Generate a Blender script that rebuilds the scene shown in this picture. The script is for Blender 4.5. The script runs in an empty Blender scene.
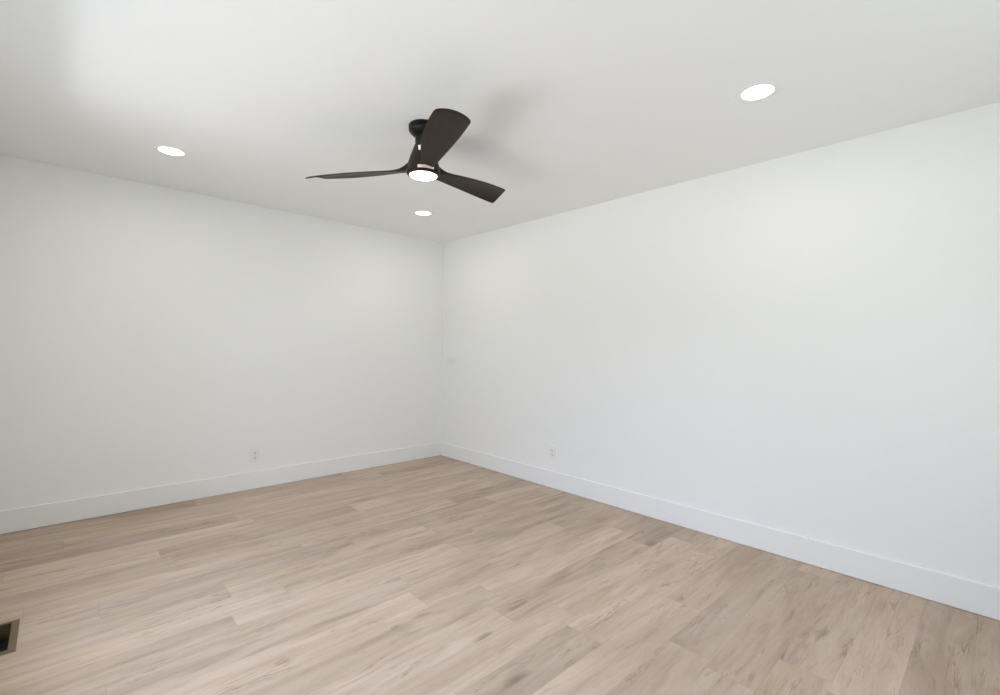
import bpy, bmesh, math
from mathutils import Vector, Matrix

sc = bpy.context.scene
COL = sc.collection

# ------------------------------------------------------------------ camera
CAM = Vector((-3.23725, -4.40832, 1.24789))
FPX, YAW, PITCH, ROLL = 471.99, 0.7539863, -0.0004169, 0.0136402
fw = Vector((math.sin(YAW)*math.cos(PITCH), math.cos(YAW)*math.cos(PITCH), math.sin(PITCH)))
rt = Vector((math.cos(YAW), -math.sin(YAW), 0))
up = rt.cross(fw)
r2 = rt*math.cos(ROLL) + up*math.sin(ROLL)
u2 = up*math.cos(ROLL) - rt*math.sin(ROLL)
cd = bpy.data.cameras.new('camera')
cam = bpy.data.objects.new('camera', cd)
COL.objects.link(cam)
m = Matrix((r2, u2, -fw)).transposed().to_4x4()
m.translation = CAM
cam.matrix_world = m
cd.sensor_width = 36.0
cd.lens = 36.0*FPX/1000.0
cd.clip_start = 0.02
sc.camera = cam

# ------------------------------------------------------------------ world, lights, exposure
sc.view_settings.view_transform = 'Standard'
sc.view_settings.look = 'None'
sc.view_settings.gamma = 1.0
sc.view_settings.use_curve_mapping = False
sc.view_settings.exposure = 0.0
sc.cycles.max_bounces = 16
sc.cycles.diffuse_bounces = 10
sc.cycles.use_denoising = True

world = bpy.data.worlds.new('sky')
sc.world = world
world.use_nodes = True
bg = world.node_tree.nodes['Background']
bg.inputs[0].default_value = (0.895, 0.985, 1.02, 1)
bg.inputs[1].default_value = 2.22

def area(name, loc, target, sx, sy, watts, color):
    l = bpy.data.lights.new(name, 'AREA')
    l.shape = 'RECTANGLE'; l.size = sx; l.size_y = sy
    l.energy = watts; l.color = color
    o = bpy.data.objects.new(name, l); COL.objects.link(o)
    d = Vector(target) - Vector(loc)
    o.location = loc
    o.rotation_euler = d.to_track_quat('-Z', 'Y').to_euler()
    return o

# sunlit paving and yard outside the side window throw light up through it
area('sunlit_paving', (-6.02, -2.50, -0.30), (-5.32, -2.50, 0.30), 3.4, 0.40, 60, (0.94, 0.92, 1.0))
area('sunlit_yard', (-7.2, -3.00, -0.30), (-6.0, -3.00, 0.50), 5.4, 1.6, 84, (0.98, 1.0, 0.95))
# open sky seen through the side window
area('open_sky', (-6.40, -2.30, 3.10), (-3.66, -2.30, 1.20), 4.5, 2.4, 292, (0.58, 0.70, 1.0))
# ------------------------------------------------------------------ room size
H = 2.44
XL, YN = -3.66, -4.92          # inner faces of the side wall with the window and of the wall behind the camera
WT = 0.12                      # wall thickness

# ------------------------------------------------------------------ materials
def mat(name, color, rough=0.5, metal=0.0, bump=0.0, bump_scale=60, emit=0, emit_col=None, spec=0.5, vary=0.0):
    M = bpy.data.materials.new(name); M.use_nodes = True
    nt = M.node_tree; b = nt.nodes['Principled BSDF']
    b.inputs['Base Color'].default_value = (*color, 1)
    b.inputs['Roughness'].default_value = rough
    b.inputs['Metallic'].default_value = metal
    b.inputs['Specular IOR Level'].default_value = spec
    tc = nt.nodes.new('ShaderNodeTexCoord')
    if vary:
        n = nt.nodes.new('ShaderNodeTexNoise'); n.inputs['Scale'].default_value = 3.0
        nt.links.new(tc.outputs['Object'], n.inputs['Vector'])
        mx = nt.nodes.new('ShaderNodeMix'); mx.data_type = 'RGBA'
        mx.inputs[6].default_value = (*[c*(1-vary) for c in color], 1)
        mx.inputs[7].default_value = (*[min(1, c*(1+vary)) for c in color], 1)
        nt.links.new(n.outputs['Fac'], mx.inputs[0])
        nt.links.new(mx.outputs[2], b.inputs['Base Color'])
    if bump:
        n2 = nt.nodes.new('ShaderNodeTexNoise'); n2.inputs['Scale'].default_value = bump_scale
        n2.inputs['Detail'].default_value = 4
        nt.links.new(tc.outputs['Object'], n2.inputs['Vector'])
        bp = nt.nodes.new('ShaderNodeBump'); bp.inputs['Strength'].default_value = bump
        bp.inputs['Distance'].default_value = 0.004
        nt.links.new(n2.outputs['Fac'], bp.inputs['Height'])
        nt.links.new(bp.outputs['Normal'], b.inputs['Normal'])
    if emit:
        b.inputs['Emission Color'].default_value = (*(emit_col or color), 1)
        b.inputs['Emission Strength'].default_value = emit
    return M

WALL = mat('white_wall_paint', (0.822, 0.830, 0.823), 0.75, bump=0.05, bump_scale=120, spec=0.3, vary=0.006)
CEIL = mat('white_ceiling_paint', (0.832, 0.840, 0.833), 0.85, bump=0.06, bump_scale=90, spec=0.2, vary=0.006)
TRIM = mat('white_trim_paint', (0.812, 0.818, 0.814), 0.45, spec=0.35)
PLASTIC = mat('white_plastic', (0.80, 0.80, 0.785), 0.3)
SLOT = mat('dark_slot', (0.03, 0.03, 0.03), 0.6)
STEEL = mat('painted_screw', (0.7, 0.7, 0.68), 0.3)
FIXT = mat('white_fixture', (0.83, 0.83, 0.82), 0.5)
LAMP = mat('lit_lens', (1, 1, 1), 0.4, emit=3.0, emit_col=(1.0, 0.985, 0.96))
FANLAMP = mat('lit_fan_lens', (1, 1, 1), 0.4, emit=3.0, emit_col=(1.0, 0.985, 0.97))
BLACK = mat('black_metal', (0.005, 0.005, 0.0045), 0.40, spec=0.2)
PALEPINK = mat('pale_pink_metal', (0.95, 0.80, 0.74), 0.5, metal=0.6)
BRONZE = mat('brown_metal', (0.130, 0.092, 0.045), 0.5, metal=0.0, vary=0.12)
DUCT = mat('dark_duct', (0.13, 0.10, 0.045), 0.6, vary=0.2)
DUCTSHADE = mat('duct_depth_shade', (0.008, 0.009, 0.011), 0.8)

def blade_mat():
    M = bpy.data.materials.new('dark_walnut_blade'); M.use_nodes = True
    nt = M.node_tree; b = nt.nodes['Principled BSDF']
    tc = nt.nodes.new('ShaderNodeTexCoord')
    mp = nt.nodes.new('ShaderNodeMapping'); mp.inputs['Scale'].default_value = (2.0, 40.0, 40.0)
    n = nt.nodes.new('ShaderNodeTexNoise'); n.inputs['Scale'].default_value = 3.0; n.inputs['Detail'].default_value = 5
    cr = nt.nodes.new('ShaderNodeValToRGB')
    cr.color_ramp.elements[0].position = 0.3; cr.color_ramp.elements[0].color = (0.0225, 0.0150, 0.0102, 1)
    cr.color_ramp.elements[1].position = 0.75; cr.color_ramp.elements[1].color = (0.0300, 0.0205, 0.0140, 1)
    L = nt.links.new
    L(tc.outputs['Object'], mp.inputs['Vector']); L(mp.outputs['Vector'], n.inputs['Vector'])
    L(n.outputs['Fac'], cr.inputs['Fac']); L(cr.outputs['Color'], b.inputs['Base Color'])
    b.inputs['Roughness'].default_value = 0.42
    b.inputs['Specular IOR Level'].default_value = 0.18
    return M
BLADE = blade_mat()

def floor_mat():
    """oak-look vinyl planks running along X: 0.18 m wide, 1.22 m long, random end joints"""
    M = bpy.data.materials.new('light_oak_planks'); M.use_nodes = True
    nt = M.node_tree; b = nt.nodes['Principled BSDF']; L = nt.links.new
    def math_(op, a, c=None):
        n = nt.nodes.new('ShaderNodeMath'); n.operation = op
        for i, v in enumerate((a, c)):
            if v is None: continue
            if isinstance(v, (int, float)): n.inputs[i].default_value = v
            else: L(v, n.inputs[i])
        return n.outputs[0]
    def comb(x, y, z):
        n = nt.nodes.new('ShaderNodeCombineXYZ')
        for i, v in enumerate((x, y, z)):
            if isinstance(v, (int, float)): n.inputs[i].default_value = v
            else: L(v, n.inputs[i])
        return n.outputs[0]
    def noise(vec, scale, detail=4, rough=0.55, dist=0.0):
        n = nt.nodes.new('ShaderNodeTexNoise'); n.inputs['Scale'].default_value = scale
        n.inputs['Detail'].default_value = detail; n.inputs['Roughness'].default_value = rough
        n.inputs['Distortion'].default_value = dist
        L(vec, n.inputs['Vector']); return n.outputs['Fac']
    def white(vec):
        n = nt.nodes.new('ShaderNodeTexWhiteNoise'); n.noise_dimensions = '3D'; L(vec, n.inputs['Vector'])
        return n.outputs['Value'], n.outputs['Color']
    def remap(v, a, c, lo=0.0, hi=1.0):
        n = nt.nodes.new('ShaderNodeMapRange'); L(v, n.inputs[0])
        n.inputs[1].default_value = a; n.inputs[2].default_value = c
        n.inputs[3].default_value = lo; n.inputs[4].default_value = hi
        return n.outputs[0]
    def mix(f, a, c, mode='MIX'):
        n = nt.nodes.new('ShaderNodeMix'); n.data_type = 'RGBA'; n.blend_type = mode
        if isinstance(f, (int, float)): n.inputs[0].default_value = f
        else: L(f, n.inputs[0])
        for i, v in ((6, a), (7, c)):
            if isinstance(v, tuple): n.inputs[i].default_value = (*v, 1)
            else: L(v, n.inputs[i])
        return n.outputs[2]
    tc = nt.nodes.new('ShaderNodeTexCoord')
    sp = nt.nodes.new('ShaderNodeSeparateXYZ'); L(tc.outputs['Object'], sp.inputs[0])
    x, y = sp.outputs[0], sp.outputs[1]
    W, LEN = 0.18, 1.22
    yr = math_('DIVIDE', math_('ADD', y, 9.02), W)
    row = math_('FLOOR', yr); fy = math_('FRACT', yr)
    off, _ = white(comb(row, 3.7, 0.5))
    xr = math_('ADD', math_('DIVIDE', math_('ADD', x, 12.0), LEN), math_('MULTIPLY', off, 7.0))
    colm = math_('FLOOR', xr); fx = math_('FRACT', xr)
    pv, pc = white(comb(row, colm, 1.3))
    sc3 = nt.nodes.new('ShaderNodeSeparateColor'); L(pc, sc3.inputs[0])
    ra, rb, rc = sc3.outputs
    # per-plank texture space
    px = math_('ADD', x, math_('MULTIPLY', ra, 37.0)); py = math_('ADD', y, math_('MULTIPLY', rb, 53.0))
    g_broad = noise(comb(math_('MULTIPLY', px, 0.9), math_('MULTIPLY', py, 6.0), rc), 1.7, 3, 0.5, 0.6)
    g_mid = noise(comb(math_('MULTIPLY', px, 1.4), math_('MULTIPLY', py, 11.0), rc), 1.8, 5, 0.60, 0.7)
    g_fine = noise(comb(math_('MULTIPLY', px, 9.0), math_('MULTIPLY', py, 150.0), rc), 2.4, 4, 0.65, 0.2)
    g_dark = noise(comb(math_('MULTIPLY', px, 1.5), math_('MULTIPLY', py, 9.0), math_('ADD', rc, 9.0)), 1.8, 6, 0.66, 1.1)
    g_hue = noise(comb(math_('MULTIPLY', px, 0.8), math_('MULTIPLY', py, 4.0), math_('ADD', rc, 21.0)), 1.6, 3, 0.5)
    g_crack = noise(comb(math_('MULTIPLY', px, 0.9), math_('MULTIPLY', py, 11.0), math_('ADD', rc, 33.0)), 1.7, 5, 0.6, 0.8)
    g_mask = noise(comb(math_('MULTIPLY', px, 1.6), math_('MULTIPLY', py, 5.0), math_('ADD', rc, 47.0)), 1.5, 2, 0.5)
    crack = math_('MULTIPLY', remap(math_('ABSOLUTE', math_('SUBTRACT', g_crack, 0.5)), 0.0, 0.014, 1.0, 0.0), remap(g_mask, 0.52, 0.66))
    light, mid, dark = FLOOR_LIGHT, FLOOR_MID, FLOOR_DARK
    c = mix(remap(g_broad, 0.33, 0.66), mid, light)
    c = mix(remap(g_mid, 0.50, 0.80, 0.0, 0.55), c, dark)
    c = mix(remap(g_dark, 0.60, 0.78, 0.0, 0.80), c, FLOOR_KNOT)
    c = mix(remap(g_fine, 0.40, 0.75, 0.0, 0.30), c, dark)
    c = mix(remap(g_hue, 0.35, 0.65, 0.0, 0.35), c, mix(1.0, c, (1.03, 0.985, 0.86), 'MULTIPLY'))
    c = mix(math_('MULTIPLY', crack, 0.75), c, FLOOR_KNOT)
    tone = remap(pv, 0.0, 1.0, 0.87, 1.09)
    tn = comb(tone, tone, tone)
    c = mix(1.0, c, tn, 'MULTIPLY')
    # knots: small dark eyes, few and stretched along the grain
    vo = nt.nodes.new('ShaderNodeTexVoronoi'); vo.inputs['Scale'].default_value = 1.0
    wob = math_('MULTIPLY', math_('SUBTRACT', g_mid, 0.5), 0.5)
    L(comb(math_('ADD', math_('MULTIPLY', px, 1.3), wob), math_('ADD', math_('MULTIPLY', py, 3.4), wob), rc), vo.inputs['Vector'])
    kn = math_('MULTIPLY', remap(vo.outputs['Distance'], 0.02, 0.13, 0.75, 0.0), remap(g_fine, 0.3, 0.6, 0.5, 1.0))
    c = mix(kn, c, FLOOR_KNOT)
    # joints
    ey = math_('MINIMUM', fy, math_('SUBTRACT', 1.0, fy))
    ex = math_('MINIMUM', fx, math_('SUBTRACT', 1.0, fx))
    jy = remap(ey, 0.0, 0.012, 0.22, 0.0)
    jx = remap(ex, 0.0, 0.0018, 0.24, 0.0)
    j = math_('MAXIMUM', jy, jx)
    c = mix(j, c, (0.16, 0.115, 0.08))
    L(c, b.inputs['Base Color'])
    rr = remap(g_mid, 0.3, 0.7, 0.46, 0.56); L(rr, b.inputs['Roughness'])
    b.inputs['Specular IOR Level'].default_value = 0.4
    bp = nt.nodes.new('ShaderNodeBump'); bp.inputs['Strength'].default_value = 0.12; bp.inputs['Distance'].default_value = 0.002
    L(math_('SUBTRACT', g_fine, math_('MULTIPLY', j, 2.0)), bp.inputs['Height'])
    L(bp.outputs['Normal'], b.inputs['Normal'])
    return M
FLOOR_LIGHT = (0.570, 0.452, 0.366)
FLOOR_MID = (0.445, 0.340, 0.260)
FLOOR_DARK = (0.27, 0.195, 0.135)
FLOOR_KNOT = (0.155, 0.110, 0.075)
FLOOR = floor_mat()

def glass_mat():
    M = bpy.data.materials.new('window_glass'); M.use_nodes = True
    nt = M.node_tree; nt.nodes.remove(nt.nodes['Principled BSDF'])
    out = nt.nodes['Material Output']
    t = nt.nodes.new('ShaderNodeBsdfTransparent'); g = nt.nodes.new('ShaderNodeBsdfGlossy')
    g.inputs['Roughness'].default_value = 0.02
    mx = nt.nodes.new('ShaderNodeMixShader'); mx.inputs[0].default_value = 0.06
    nt.links.new(t.outputs[0], mx.inputs[1]); nt.links.new(g.outputs[0], mx.inputs[2])
    nt.links.new(mx.outputs[0], out.inputs['Surface'])
    return M
GLASS = glass_mat()

# right-hand wall has a faint grey scuff near the corner
def scuffed_wall():
    M = WALL.copy(); M.name = 'white_wall_paint_with_scuff'
    nt = M.node_tree; b = nt.nodes['Principled BSDF']; L = nt.links.new
    src = b.inputs['Base Color'].links[0].from_socket
    tc = nt.nodes.new('ShaderNodeTexCoord')
    mp = nt.nodes.new('ShaderNodeMapping'); mp.vector_type = 'POINT'
    mp.inputs['Location'].default_value = (0, 0.16*9, -1.085*19); mp.inputs['Scale'].default_value = (0.01, 9, 19)
    ln = nt.nodes.new('ShaderNodeVectorMath'); ln.operation = 'LENGTH'
    L(tc.outputs['Object'], mp.inputs['Vector']); L(mp.outputs['Vector'], ln.inputs[0])
    mr = nt.nodes.new('ShaderNodeMapRange'); L(ln.outputs['Value'], mr.inputs[0])
    mr.inputs[1].default_value = 0.3; mr.inputs[2].default_value = 1.1; mr.inputs[3].default_value = 0.6; mr.inputs[4].default_value = 0
    mx = nt.nodes.new('ShaderNodeMix'); mx.data_type = 'RGBA'; L(mr.outputs[0], mx.inputs[0])
    L(src, mx.inputs[6]); mx.inputs[7].default_value = (0.72, 0.72, 0.73, 1)
    L(mx.outputs[2], b.inputs['Base Color'])
    return M
WALL_SCUFF = scuffed_wall()

# ------------------------------------------------------------------ mesh helpers
def link(name, bm, material, parent=None, smooth=False, loc=None):
    me = bpy.data.meshes.new(name)
    bmesh.ops.recalc_face_normals(bm, faces=bm.faces)
    bm.to_mesh(me); bm.free()
    me.materials.append(material)
    if smooth:
        for p in me.polygons: p.use_smooth = True
    o = bpy.data.objects.new(name, me); COL.objects.link(o)
    if parent: o.parent = parent
    if loc: o.location = loc
    return o

def box(bm, x0, x1, y0, y1, z0, z1, bevel=0.0, seg=2):
    t = bmesh.new()
    bmesh.ops.create_cube(t, size=1)
    for v in t.verts:
        v.co = Vector(((x0+x1)/2 + v.co.x*(x1-x0), (y0+y1)/2 + v.co.y*(y1-y0), (z0+z1)/2 + v.co.z*(z1-z0)))
    if bevel:
        bmesh.ops.bevel(t, geom=t.edges[:], offset=bevel, segments=seg, profile=0.5, affect='EDGES')
    me = bpy.data.meshes.new('tmp'); t.to_mesh(me); t.free()
    bm.from_mesh(me); bpy.data.meshes.remove(me)

def lathe(bm, prof, seg=64, closed=False):
    """prof: list of (radius, z); radius 0 makes a pole"""
    rings = []
    for r, z in prof:
        if r <= 1e-6: rings.append([bm.verts.new((0, 0, z))])
        else: rings.append([bm.verts.new((r*math.cos(2*math.pi*k/seg), r*math.sin(2*math.pi*k/seg), z)) for k in range(seg)])
    pairs = list(zip(rings[:-1], rings[1:]))
    if closed: pairs.append((rings[-1], rings[0]))
    for A, B in pairs:
        for k in range(seg):
            k2 = (k+1) % seg
            if len(A) == 1 and len(B) == 1: continue
            if len(A) == 1: bm.faces.new((A[0], B[k], B[k2]))
            elif len(B) == 1: bm.faces.new((A[k], A[k2], B[0]))
            else: bm.faces.new((A[k], A[k2], B[k2], B[k]))

def sharp(o, deg=35):
    o.data.set_sharp_from_angle(angle=math.radians(deg))

def struct(name, bm, material, smooth=False):
    o = link(name, bm, material, None, smooth); o['kind'] = 'structure'; return o

def thing(name, label, cat, loc, rotz=0, group=None):
    o = bpy.data.objects.new(name, None); COL.objects.link(o)
    o.empty_display_size = 0.05
    o.location = loc; o.rotation_euler = (0, 0, rotz)
    o['label'] = label; o['category'] = cat
    if group: o['group'] = group
    return o

def copy_thing(o, parent=None):
    c = o.copy(); COL.objects.link(c); c.parent = parent
    for ch in list(o.children): copy_thing(ch, c)
    return c

# ------------------------------------------------------------------ floor with the duct hole, ceiling
RX0, RX1, RY0, RY1 = -3.475, -3.368, -1.683, -1.427       # duct hole under the register
bm = bmesh.new()
xs = [XL-WT, RX0, RX1, WT]; ys = [YN-WT, RY0, RY1, WT]
for i in range(3):
    for j in range(3):
        if i == 1 and j == 1: continue
        bm.faces.new([bm.verts.new((xs[a], ys[c], 0)) for a, c in ((i, j), (i+1, j), (i+1, j+1), (i, j+1))])
bmesh.ops.remove_doubles(bm, verts=bm.verts, dist=1e-5)
fl = struct('floor', bm, FLOOR)
bm = bmesh.new(); box(bm, XL-WT, WT, YN-WT, WT, H, H+0.1); struct('ceiling', bm, CEIL)

# ------------------------------------------------------------------ walls
bm = bmesh.new(); box(bm, XL-WT, WT, 0, WT, -0.02, H); struct('wall_back', bm, WALL)
bm = bmesh.new(); box(bm, 0, WT, YN-WT, 0, -0.02, H); struct('wall_right', bm, WALL_SCUFF)

W1 = dict(a=-3.90, b=-1.32, z0=0.45, z1=2.0)      # side window (left of the frame)
W2 = dict(a=-2.60, b=-0.60, z0=0.75, z1=2.05)      # unseen window behind the camera, added to let in fill light
bm = bmesh.new()
box(bm, XL-WT, XL, YN, W1['a'], -0.02, H); box(bm, XL-WT, XL, W1['b'], 0, -0.02, H)
box(bm, XL-WT, XL, W1['a'], W1['b'], -0.02, W1['z0']); box(bm, XL-WT, XL, W1['a'], W1['b'], W1['z1'], H)
struct('wall_left', bm, WALL)
bm = bmesh.new()
box(bm, XL-WT, W2['a'], YN-WT, YN, -0.02, H); box(bm, W2['b'], 0, YN-WT, YN, -0.02, H)
box(bm, W2['a'], W2['b'], YN-WT, YN, -0.02, W2['z0']); box(bm, W2['a'], W2['b'], YN-WT, YN, W2['z1'], H)
struct('wall_front', bm, WALL)

def window(name, W, axis):
    """sash frame with a meeting stile, set in the wall's thickness"""
    t = 0.04
    def b2(bm, p0, p1, z0, z1, d0, d1, bev=0.003):
        if axis == 'x': box(bm, XL-d1, XL-d0, p0, p1, z0, z1, bev)
        else: box(bm, p0, p1, YN-d1, YN-d0, z0, z1, bev)
    a, b, z0, z1 = W['a'], W['b'], W['z0'], W['z1']; mdl = (a+b)/2
    bm = bmesh.new()
    b2(bm, a, a+t, z0, z1, 0.05, 0.10); b2(bm, b-t, b, z0, z1, 0.05, 0.10)
    b2(bm, a, b, z0, z0+t, 0.05, 0.10); b2(bm, a, b, z1-t, z1, 0.05, 0.10)
    b2(bm, mdl-0.02, mdl+0.02, z0, z1, 0.05, 0.10)
    f = struct(name, bm, TRIM)
    bm = bmesh.new(); b2(bm, a+t, b-t, z0+t, z1-t, 0.073, 0.077, 0)
    link('pane', bm, GLASS, f)
    bm = bmesh.new(); b2(bm, a-0.04, b+0.04, z0-0.025, z0, -0.03, 0.05, 0.004)
    link('window_sill', bm, TRIM, f)
window('window_1', W1, 'x')
window('fill_window', W2, 'y')

# baseboards: flat boards with an eased top edge, a hair above the planks
BH, BT, GAP = 0.151, 0.013, 0.0015
def baseboard(name, x0, x1, y0, y1):
    bm = bmesh.new(); box(bm, x0, x1, y0, y1, GAP, BH, 0.003, 2); struct(name, bm, TRIM)
baseboard('baseboard_back', XL, 0, -BT, 0)
baseboard('baseboard_right', -BT, 0, YN, -BT)
baseboard('baseboard_left', XL, XL+BT, YN, -BT)
baseboard('baseboard_front', XL+BT, -BT, YN, YN+BT)

# ------------------------------------------------------------------ recessed downlights
def lamp_disc(parent, z, radius, watts):
    l = bpy.data.lights.new('lamp_light', 'AREA'); l.shape = 'DISK'; l.size = 2*radius
    l.energy = watts; l.color = (1.0, 0.95, 0.87)
    o = bpy.data.objects.new('lamp_light', l); COL.objects.link(o); o.parent = parent; o.location = (0, 0, z)

def downlight(label):
    t = thing('recessed_light', label, 'ceiling light', (0, 0, H), 0, 'recessed ceiling lights')
    bm = bmesh.new()
    lathe(bm, [(0.0668, 0.0), (0.0668, -0.0025), (0.0690, -0.0034), (0.080, -0.0034), (0.0900, -0.0024), (0.0925, 0.0)], 72)
    o = link('trim_ring', bm, FIXT, t, True); sharp(o, 50)
    bm = bmesh.new()
    lathe(bm, [(0.0668, -0.0015), (0.05, -0.0022), (0.02, -0.0026), (0, -0.0026)], 72)
    link('lens', bm, LAMP, t, True)
    lamp_disc(t, -0.012, 0.06, 3.2)
    return t
d0 = downlight('small round white recessed downlight nearest the left wall, left of the ceiling fan')
d0.location = (-2.730, -0.858, H)
for (x, y), lab in (((-0.895, -3.624), 'round white recessed downlight nearest the camera, beside the long right wall'),
                    ((-0.857, -0.845), 'small round white recessed downlight near the far corner, just below the ceiling fan')):
    c = copy_thing(d0); c.location = (x, y, H); c['label'] = lab

# ------------------------------------------------------------------ ceiling fan
FX, FY = -1.799, -2.252
fan = thing('ceiling_fan', 'dark brown three-blade ceiling fan with a lit round lamp, hung low from white ceiling', 'ceiling fan', (FX, FY, H))
def fz(z): return z - H
bm = bmesh.new()
lathe(bm, [(0, 0), (0.080, 0), (0.082, fz(2.437)), (0.082, fz(2.424)), (0.0795, fz(2.422)), (0.0795, fz(2.419)), (0.0815, fz(2.417)), (0.0815, fz(2.412)),
           (0.078, fz(2.404)), (0.062, fz(2.390)), (0.050, fz(2.381)), (0.0, fz(2.381))])
o = link('canopy', bm, BLACK, fan, True); sharp(o, 40)
bm = bmesh.new()
lathe(bm, [(0, fz(2.384)), (0.046, fz(2.384)), (0.046, fz(2.349)), (0.043, fz(2.345)), (0, fz(2.345))])
o = link('downrod_collar', bm, BLACK, fan, True); sharp(o, 40)
bm = bmesh.new()
lathe(bm, [(0, fz(2.347)), (0.044, fz(2.347)), (0.048, fz(2.336)), (0.056, fz(2.314)), (0.065, fz(2.290)), (0.073, fz(2.268)),
           (0.081, fz(2.240)), (0.087, fz(2.218)), (0.090, fz(2.204)), (0.090, fz(2.180)), (0.087, fz(2.177)), (0, fz(2.177))])
hub = link('motor_housing', bm, BLADE, fan, True); sharp(hub, 40)
bm = bmesh.new()
lathe(bm, [(0, fz(2.179)), (0.083, fz(2.179)), (0.0845, fz(2.175)), (0.083, fz(2.171)), (0.078, fz(2.169)), (0.0745, fz(2.171)), (0, fz(2.171))])
o = link('lamp_rim', bm, BLADE, fan, True); sharp(o, 40)
bm = bmesh.new()
lathe(bm, [(0.0748, fz(2.1705)), (0.072, fz(2.1675)), (0.06, fz(2.1655)), (0.03, fz(2.1643)), (0, fz(2.164))])
link('lamp_lens', bm, FANLAMP, fan, True)
lamp_disc(fan, fz(2.157), 0.06, 1.9)
# a thin pale pinkish arc added under each blade root
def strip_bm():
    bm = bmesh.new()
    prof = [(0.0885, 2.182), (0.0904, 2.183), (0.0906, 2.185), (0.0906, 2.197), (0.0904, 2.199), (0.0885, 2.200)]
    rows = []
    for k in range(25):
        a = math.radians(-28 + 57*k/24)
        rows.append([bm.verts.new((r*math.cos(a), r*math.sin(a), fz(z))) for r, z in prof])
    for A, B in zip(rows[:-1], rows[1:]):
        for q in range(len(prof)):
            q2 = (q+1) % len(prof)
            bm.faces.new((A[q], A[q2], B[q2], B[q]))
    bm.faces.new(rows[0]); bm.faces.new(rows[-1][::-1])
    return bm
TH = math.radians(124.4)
BT0 = math.radians(129.03)
f0 = link('pale_strip', strip_bm(), PALEPINK, fan, True); sharp(f0, 40)
f0['label'] = 'pale pinkish strip under the blade root'
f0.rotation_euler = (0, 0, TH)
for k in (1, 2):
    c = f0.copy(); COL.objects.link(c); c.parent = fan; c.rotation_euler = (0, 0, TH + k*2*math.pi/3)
# small white plate added on the neck, facing the camera
ang = math.atan2(CAM.y-FY, CAM.x-FX) - 0.30
rr = 0.0672
bm = bmesh.new(); box(bm, -0.001, 0.001, -0.008, 0.008, -0.020, 0.020, 0.0006, 1)
platem = link('neck_plate', bm, FIXT, hub)
platem.location = (rr*math.cos(ang), rr*math.sin(ang), fz(2.288)); platem.rotation_euler = (0, math.radians(19), ang)
platem['label'] = 'small white plate on the neck'

# blades: swept, twisted, widening towards a slanted rounded tip
RP, RN, R0, ZB = 0.6600, 0.6098, 0.1022, 2.21
zP = [2.1960, 2.1940, 2.1920, 2.1870, 2.1802]
zN = [2.2125, 2.2164, 2.2200, 2.2235, 2.2268]
tP = [0.0382, 0.0470, 0.0540, 0.0553, 0.0498]
tN = [-0.0410, -0.0671, -0.0900, -0.1000, -0.0969]
def poly(v, s):
    """quartic through five evenly spaced values; straight line inside the hub"""
    if s < 0: return v[0] + (v[1]-v[0])*4*s
    out = 0
    for i in range(5):
        l = 1.0
        for j in range(5):
            if j != i: l *= (s - j/4)/((i-j)/4)
        out += v[i]*l
    return out
def sstep(a, b, x):
    t = max(0, min(1, (x-a)/(b-a))); return t*t*(3-2*t)
def blade_bm():
    bm = bmesh.new()
    NS, NC = 40, 18
    top, bot = [], []
    s0 = (0.045-R0)/(0.62-R0)
    for i in range(NS+1):
        s = s0 + (1-s0)*(i/NS)
        if i > NS-8: s = 1 - (1-(s0+(1-s0)*((NS-8)/NS)))*((NS-i)/8.0)**1.6
        rt_, rb_ = [], []
        for j in range(NC+1):
            c = -math.cos(math.pi*j/NC)                     # -1 = N edge, +1 = P edge
            w = (c+1)/2
            R = RN + (RP-RN)*w + 0.014*(1-c*c) + 0.003 - 0.013*abs(c)**18
            r = R0 + (R-R0)*s
            ss = min(s, 1)
            tn, tp = poly(tN, ss), poly(tP, ss)
            t = tn + (tp-tn)*w
            z = poly(zN, ss) + (poly(zP, ss)-poly(zN, ss))*w
            z += 0.013*(1-c*c)*sstep(0.0, 0.8, ss)         # slight camber
            root = 1 - sstep(0.05, 0.19, r)
            th = 0.0085 + 0.030*root*root
            e = math.sqrt(max(0, 1-abs(c)**6))
            edge = 0.45*0.0085*(1 if abs(c) > .999 else 0)
            endf = 1 - 0.4*sstep(0.97, 1.0, s)
            hi = z + th*(0.5+0.9*root)*e*endf
            lo = z - th*0.5*(1-0.55*root)*e*endf
            rt_.append(bm.verts.new((r, t, hi-ZB))); rb_.append(bm.verts.new((r, t, lo-ZB)))
        top.append(rt_); bot.append(rb_)
    for i in range(NS):
        for j in range(NC):
            bm.faces.new((top[i][j], top[i+1][j], top[i+1][j+1], top[i][j+1]))
            bm.faces.new((bot[i][j], bot[i][j+1], bot[i+1][j+1], bot[i+1][j]))
    for j in range(NC):
        bm.faces.new((top[0][j], top[0][j+1], bot[0][j+1], bot[0][j]))
        bm.faces.new((top[NS][j], bot[NS][j], bot[NS][j+1], top[NS][j+1]))
    bmesh.ops.remove_doubles(bm, verts=bm.verts, dist=1e-5)
    return bm
b0 = link('blade', blade_bm(), BLADE, fan, True); sharp(b0, 60)
tilt = Vector((0, 0, 1)).rotation_difference(Vector((-0.02633, 0.01708, 1)).normalized()).to_matrix()
b0.location = (0, 0, fz(ZB))
b0.rotation_euler = (tilt @ Matrix.Rotation(BT0, 3, 'Z')).to_euler()
for k in (1, 2):
    c = b0.copy(); COL.objects.link(c); c.parent = fan; c.rotation_euler = (tilt @ Matrix.Rotation(BT0 + k*2*math.pi/3, 3, 'Z')).to_euler()

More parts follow.
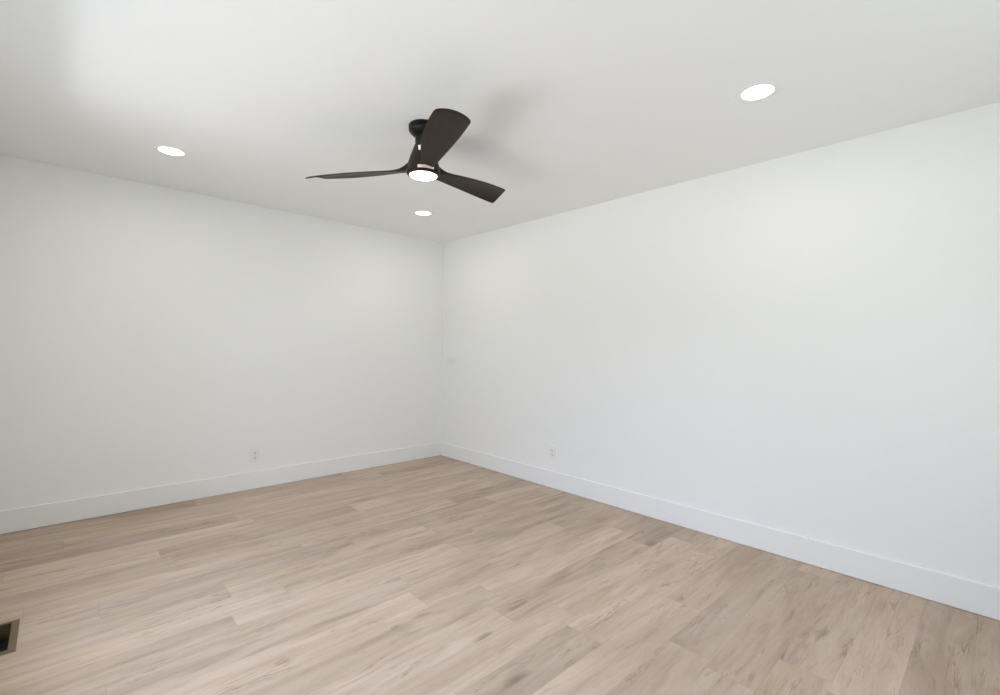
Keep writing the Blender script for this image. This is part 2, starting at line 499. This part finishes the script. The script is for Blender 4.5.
# ------------------------------------------------------------------ wall outlets (built facing -Y, plate back at y = 0)
def outlet(label):
    t = thing('wall_outlet', label, 'outlet', (0, 0, 0), 0, 'white wall outlets')
    bm = bmesh.new(); box(bm, -0.036, 0.036, -0.006, 0, -0.058, 0.058, 0.0035, 3)
    o = link('cover_plate', bm, PLASTIC, t)
    for sz in (1, -1):
        bm = bmesh.new()
        pts = []
        for k in range(40):                                # round face with flat top and bottom
            a = 2*math.pi*k/40
            pts.append((0.0172*math.cos(a), max(-0.0142, min(0.0142, 0.0172*math.sin(a)))))
        f1 = [bm.verts.new((x, -0.0055, z)) for x, z in pts]
        f2 = [bm.verts.new((x, -0.0085, z)) for x, z in pts]
        f3 = [bm.verts.new((x*0.93, -0.0092, z*0.93)) for x, z in pts]
        for A, B in ((f1, f2), (f2, f3)):
            for k in range(40): bm.faces.new((A[k], A[(k+1) % 40], B[(k+1) % 40], B[k]))
        bm.faces.new(f3)
        r = link('receptacle', bm, PLASTIC, t, loc=(0, 0, 0.0195*sz))
        for sx, h in ((-0.0063, 0.0088), (0.0063, 0.0072)):
            bm = bmesh.new(); box(bm, sx-0.0017, sx+0.0017, -0.0098, -0.0088, 0.0030-h/2, 0.0030+h/2)
            link('slot', bm, SLOT, r)
        bm = bmesh.new()
        ring = [(0.0028*math.cos(a), -0.0080 + max(-0.0028, 0.0028*math.sin(a))) for a in [2*math.pi*k/20 for k in range(20)]]
        A = [bm.verts.new((x, -0.0088, z)) for x, z in ring]; B = [bm.verts.new((x, -0.0098, z)) for x, z in ring]
        for k in range(20): bm.faces.new((A[k], A[(k+1) % 20], B[(k+1) % 20], B[k]))
        bm.faces.new(B)
        link('ground_hole', bm, SLOT, r)
    bm = bmesh.new()
    lathe(bm, [(0.0036, 0), (0.0036, 0.0008), (0.0026, 0.0016), (0, 0.0018)], 20)
    s = link('screw', bm, STEEL, t, True, loc=(0, -0.0058, 0)); s.rotation_euler = (math.pi/2, 0, 0)
    return t
o1 = outlet('white duplex outlet low on the left wall, facing the room')
o1.location = (-1.983, 0, 0.289)
o2 = copy_thing(o1)
o2.location = (0, -1.668, 0.318); o2.rotation_euler = (0, 0, -math.pi/2)
o2['label'] = 'white duplex outlet low on the right wall, nearer the corner'

# ------------------------------------------------------------------ floor register at the left edge
reg = thing('floor_register', 'brown metal floor vent set in the wood planks at the left edge', 'vent', (-3.4215, -1.555, 0))
fx0, fx1, fy0, fy1 = -0.0755, 0.0755, -0.150, 0.150
ix0, ix1, iy0, iy1 = -0.0515, 0.0515, -0.126, 0.126
bm = bmesh.new()
def frame_ring(bm, z_out, z_in):
    o = [(fx0, fy0), (fx1, fy0), (fx1, fy1), (fx0, fy1)]
    p = [(fx0+.006, fy0+.006), (fx1-.006, fy0+.006), (fx1-.006, fy1-.006), (fx0+.006, fy1-.006)]
    q = [(ix0, iy0), (ix1, iy0), (ix1, iy1), (ix0, iy1)]
    loops = [[bm.verts.new((x, y, 0.0)) for x, y in o], [bm.verts.new((x, y, z_out)) for x, y in o],
             [bm.verts.new((x, y, z_in)) for x, y in p], [bm.verts.new((x, y, z_in)) for x, y in q],
             [bm.verts.new((x, y, -0.012)) for x, y in q]]
    for A, B in zip(loops[:-1], loops[1:]):
        for k in range(4): bm.faces.new((A[k], A[(k+1) % 4], B[(k+1) % 4], B[k]))
frame_ring(bm, 0.002, 0.005)
link('frame', bm, BRONZE, reg)
bm = bmesh.new()
q = [(ix0, iy0), (ix1, iy0), (ix1, iy1), (ix0, iy1)]
A = [bm.verts.new((x, y, -0.011)) for x, y in q]; B = [bm.verts.new((x, y, -0.062)) for x, y in q]
for k in range(4): bm.faces.new((A[k], A[(k+1) % 4], B[(k+1) % 4], B[k]))
link('duct_boot', bm, DUCT, reg)
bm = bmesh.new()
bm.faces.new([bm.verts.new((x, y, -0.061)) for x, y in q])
link('duct_shade_sheet', bm, DUCTSHADE, reg)  # near-black sheet, shade of the deeper duct put into its colour
for k in range(5):
    x = -0.042 + 0.0125*k
    bm = bmesh.new(); box(bm, -0.0007, 0.0007, iy0, iy1, -0.007, 0.007)
    v = link('louver', bm, BRONZE, reg, loc=(x, 0, -0.014)); v.rotation_euler = (0, math.radians(35), 0)
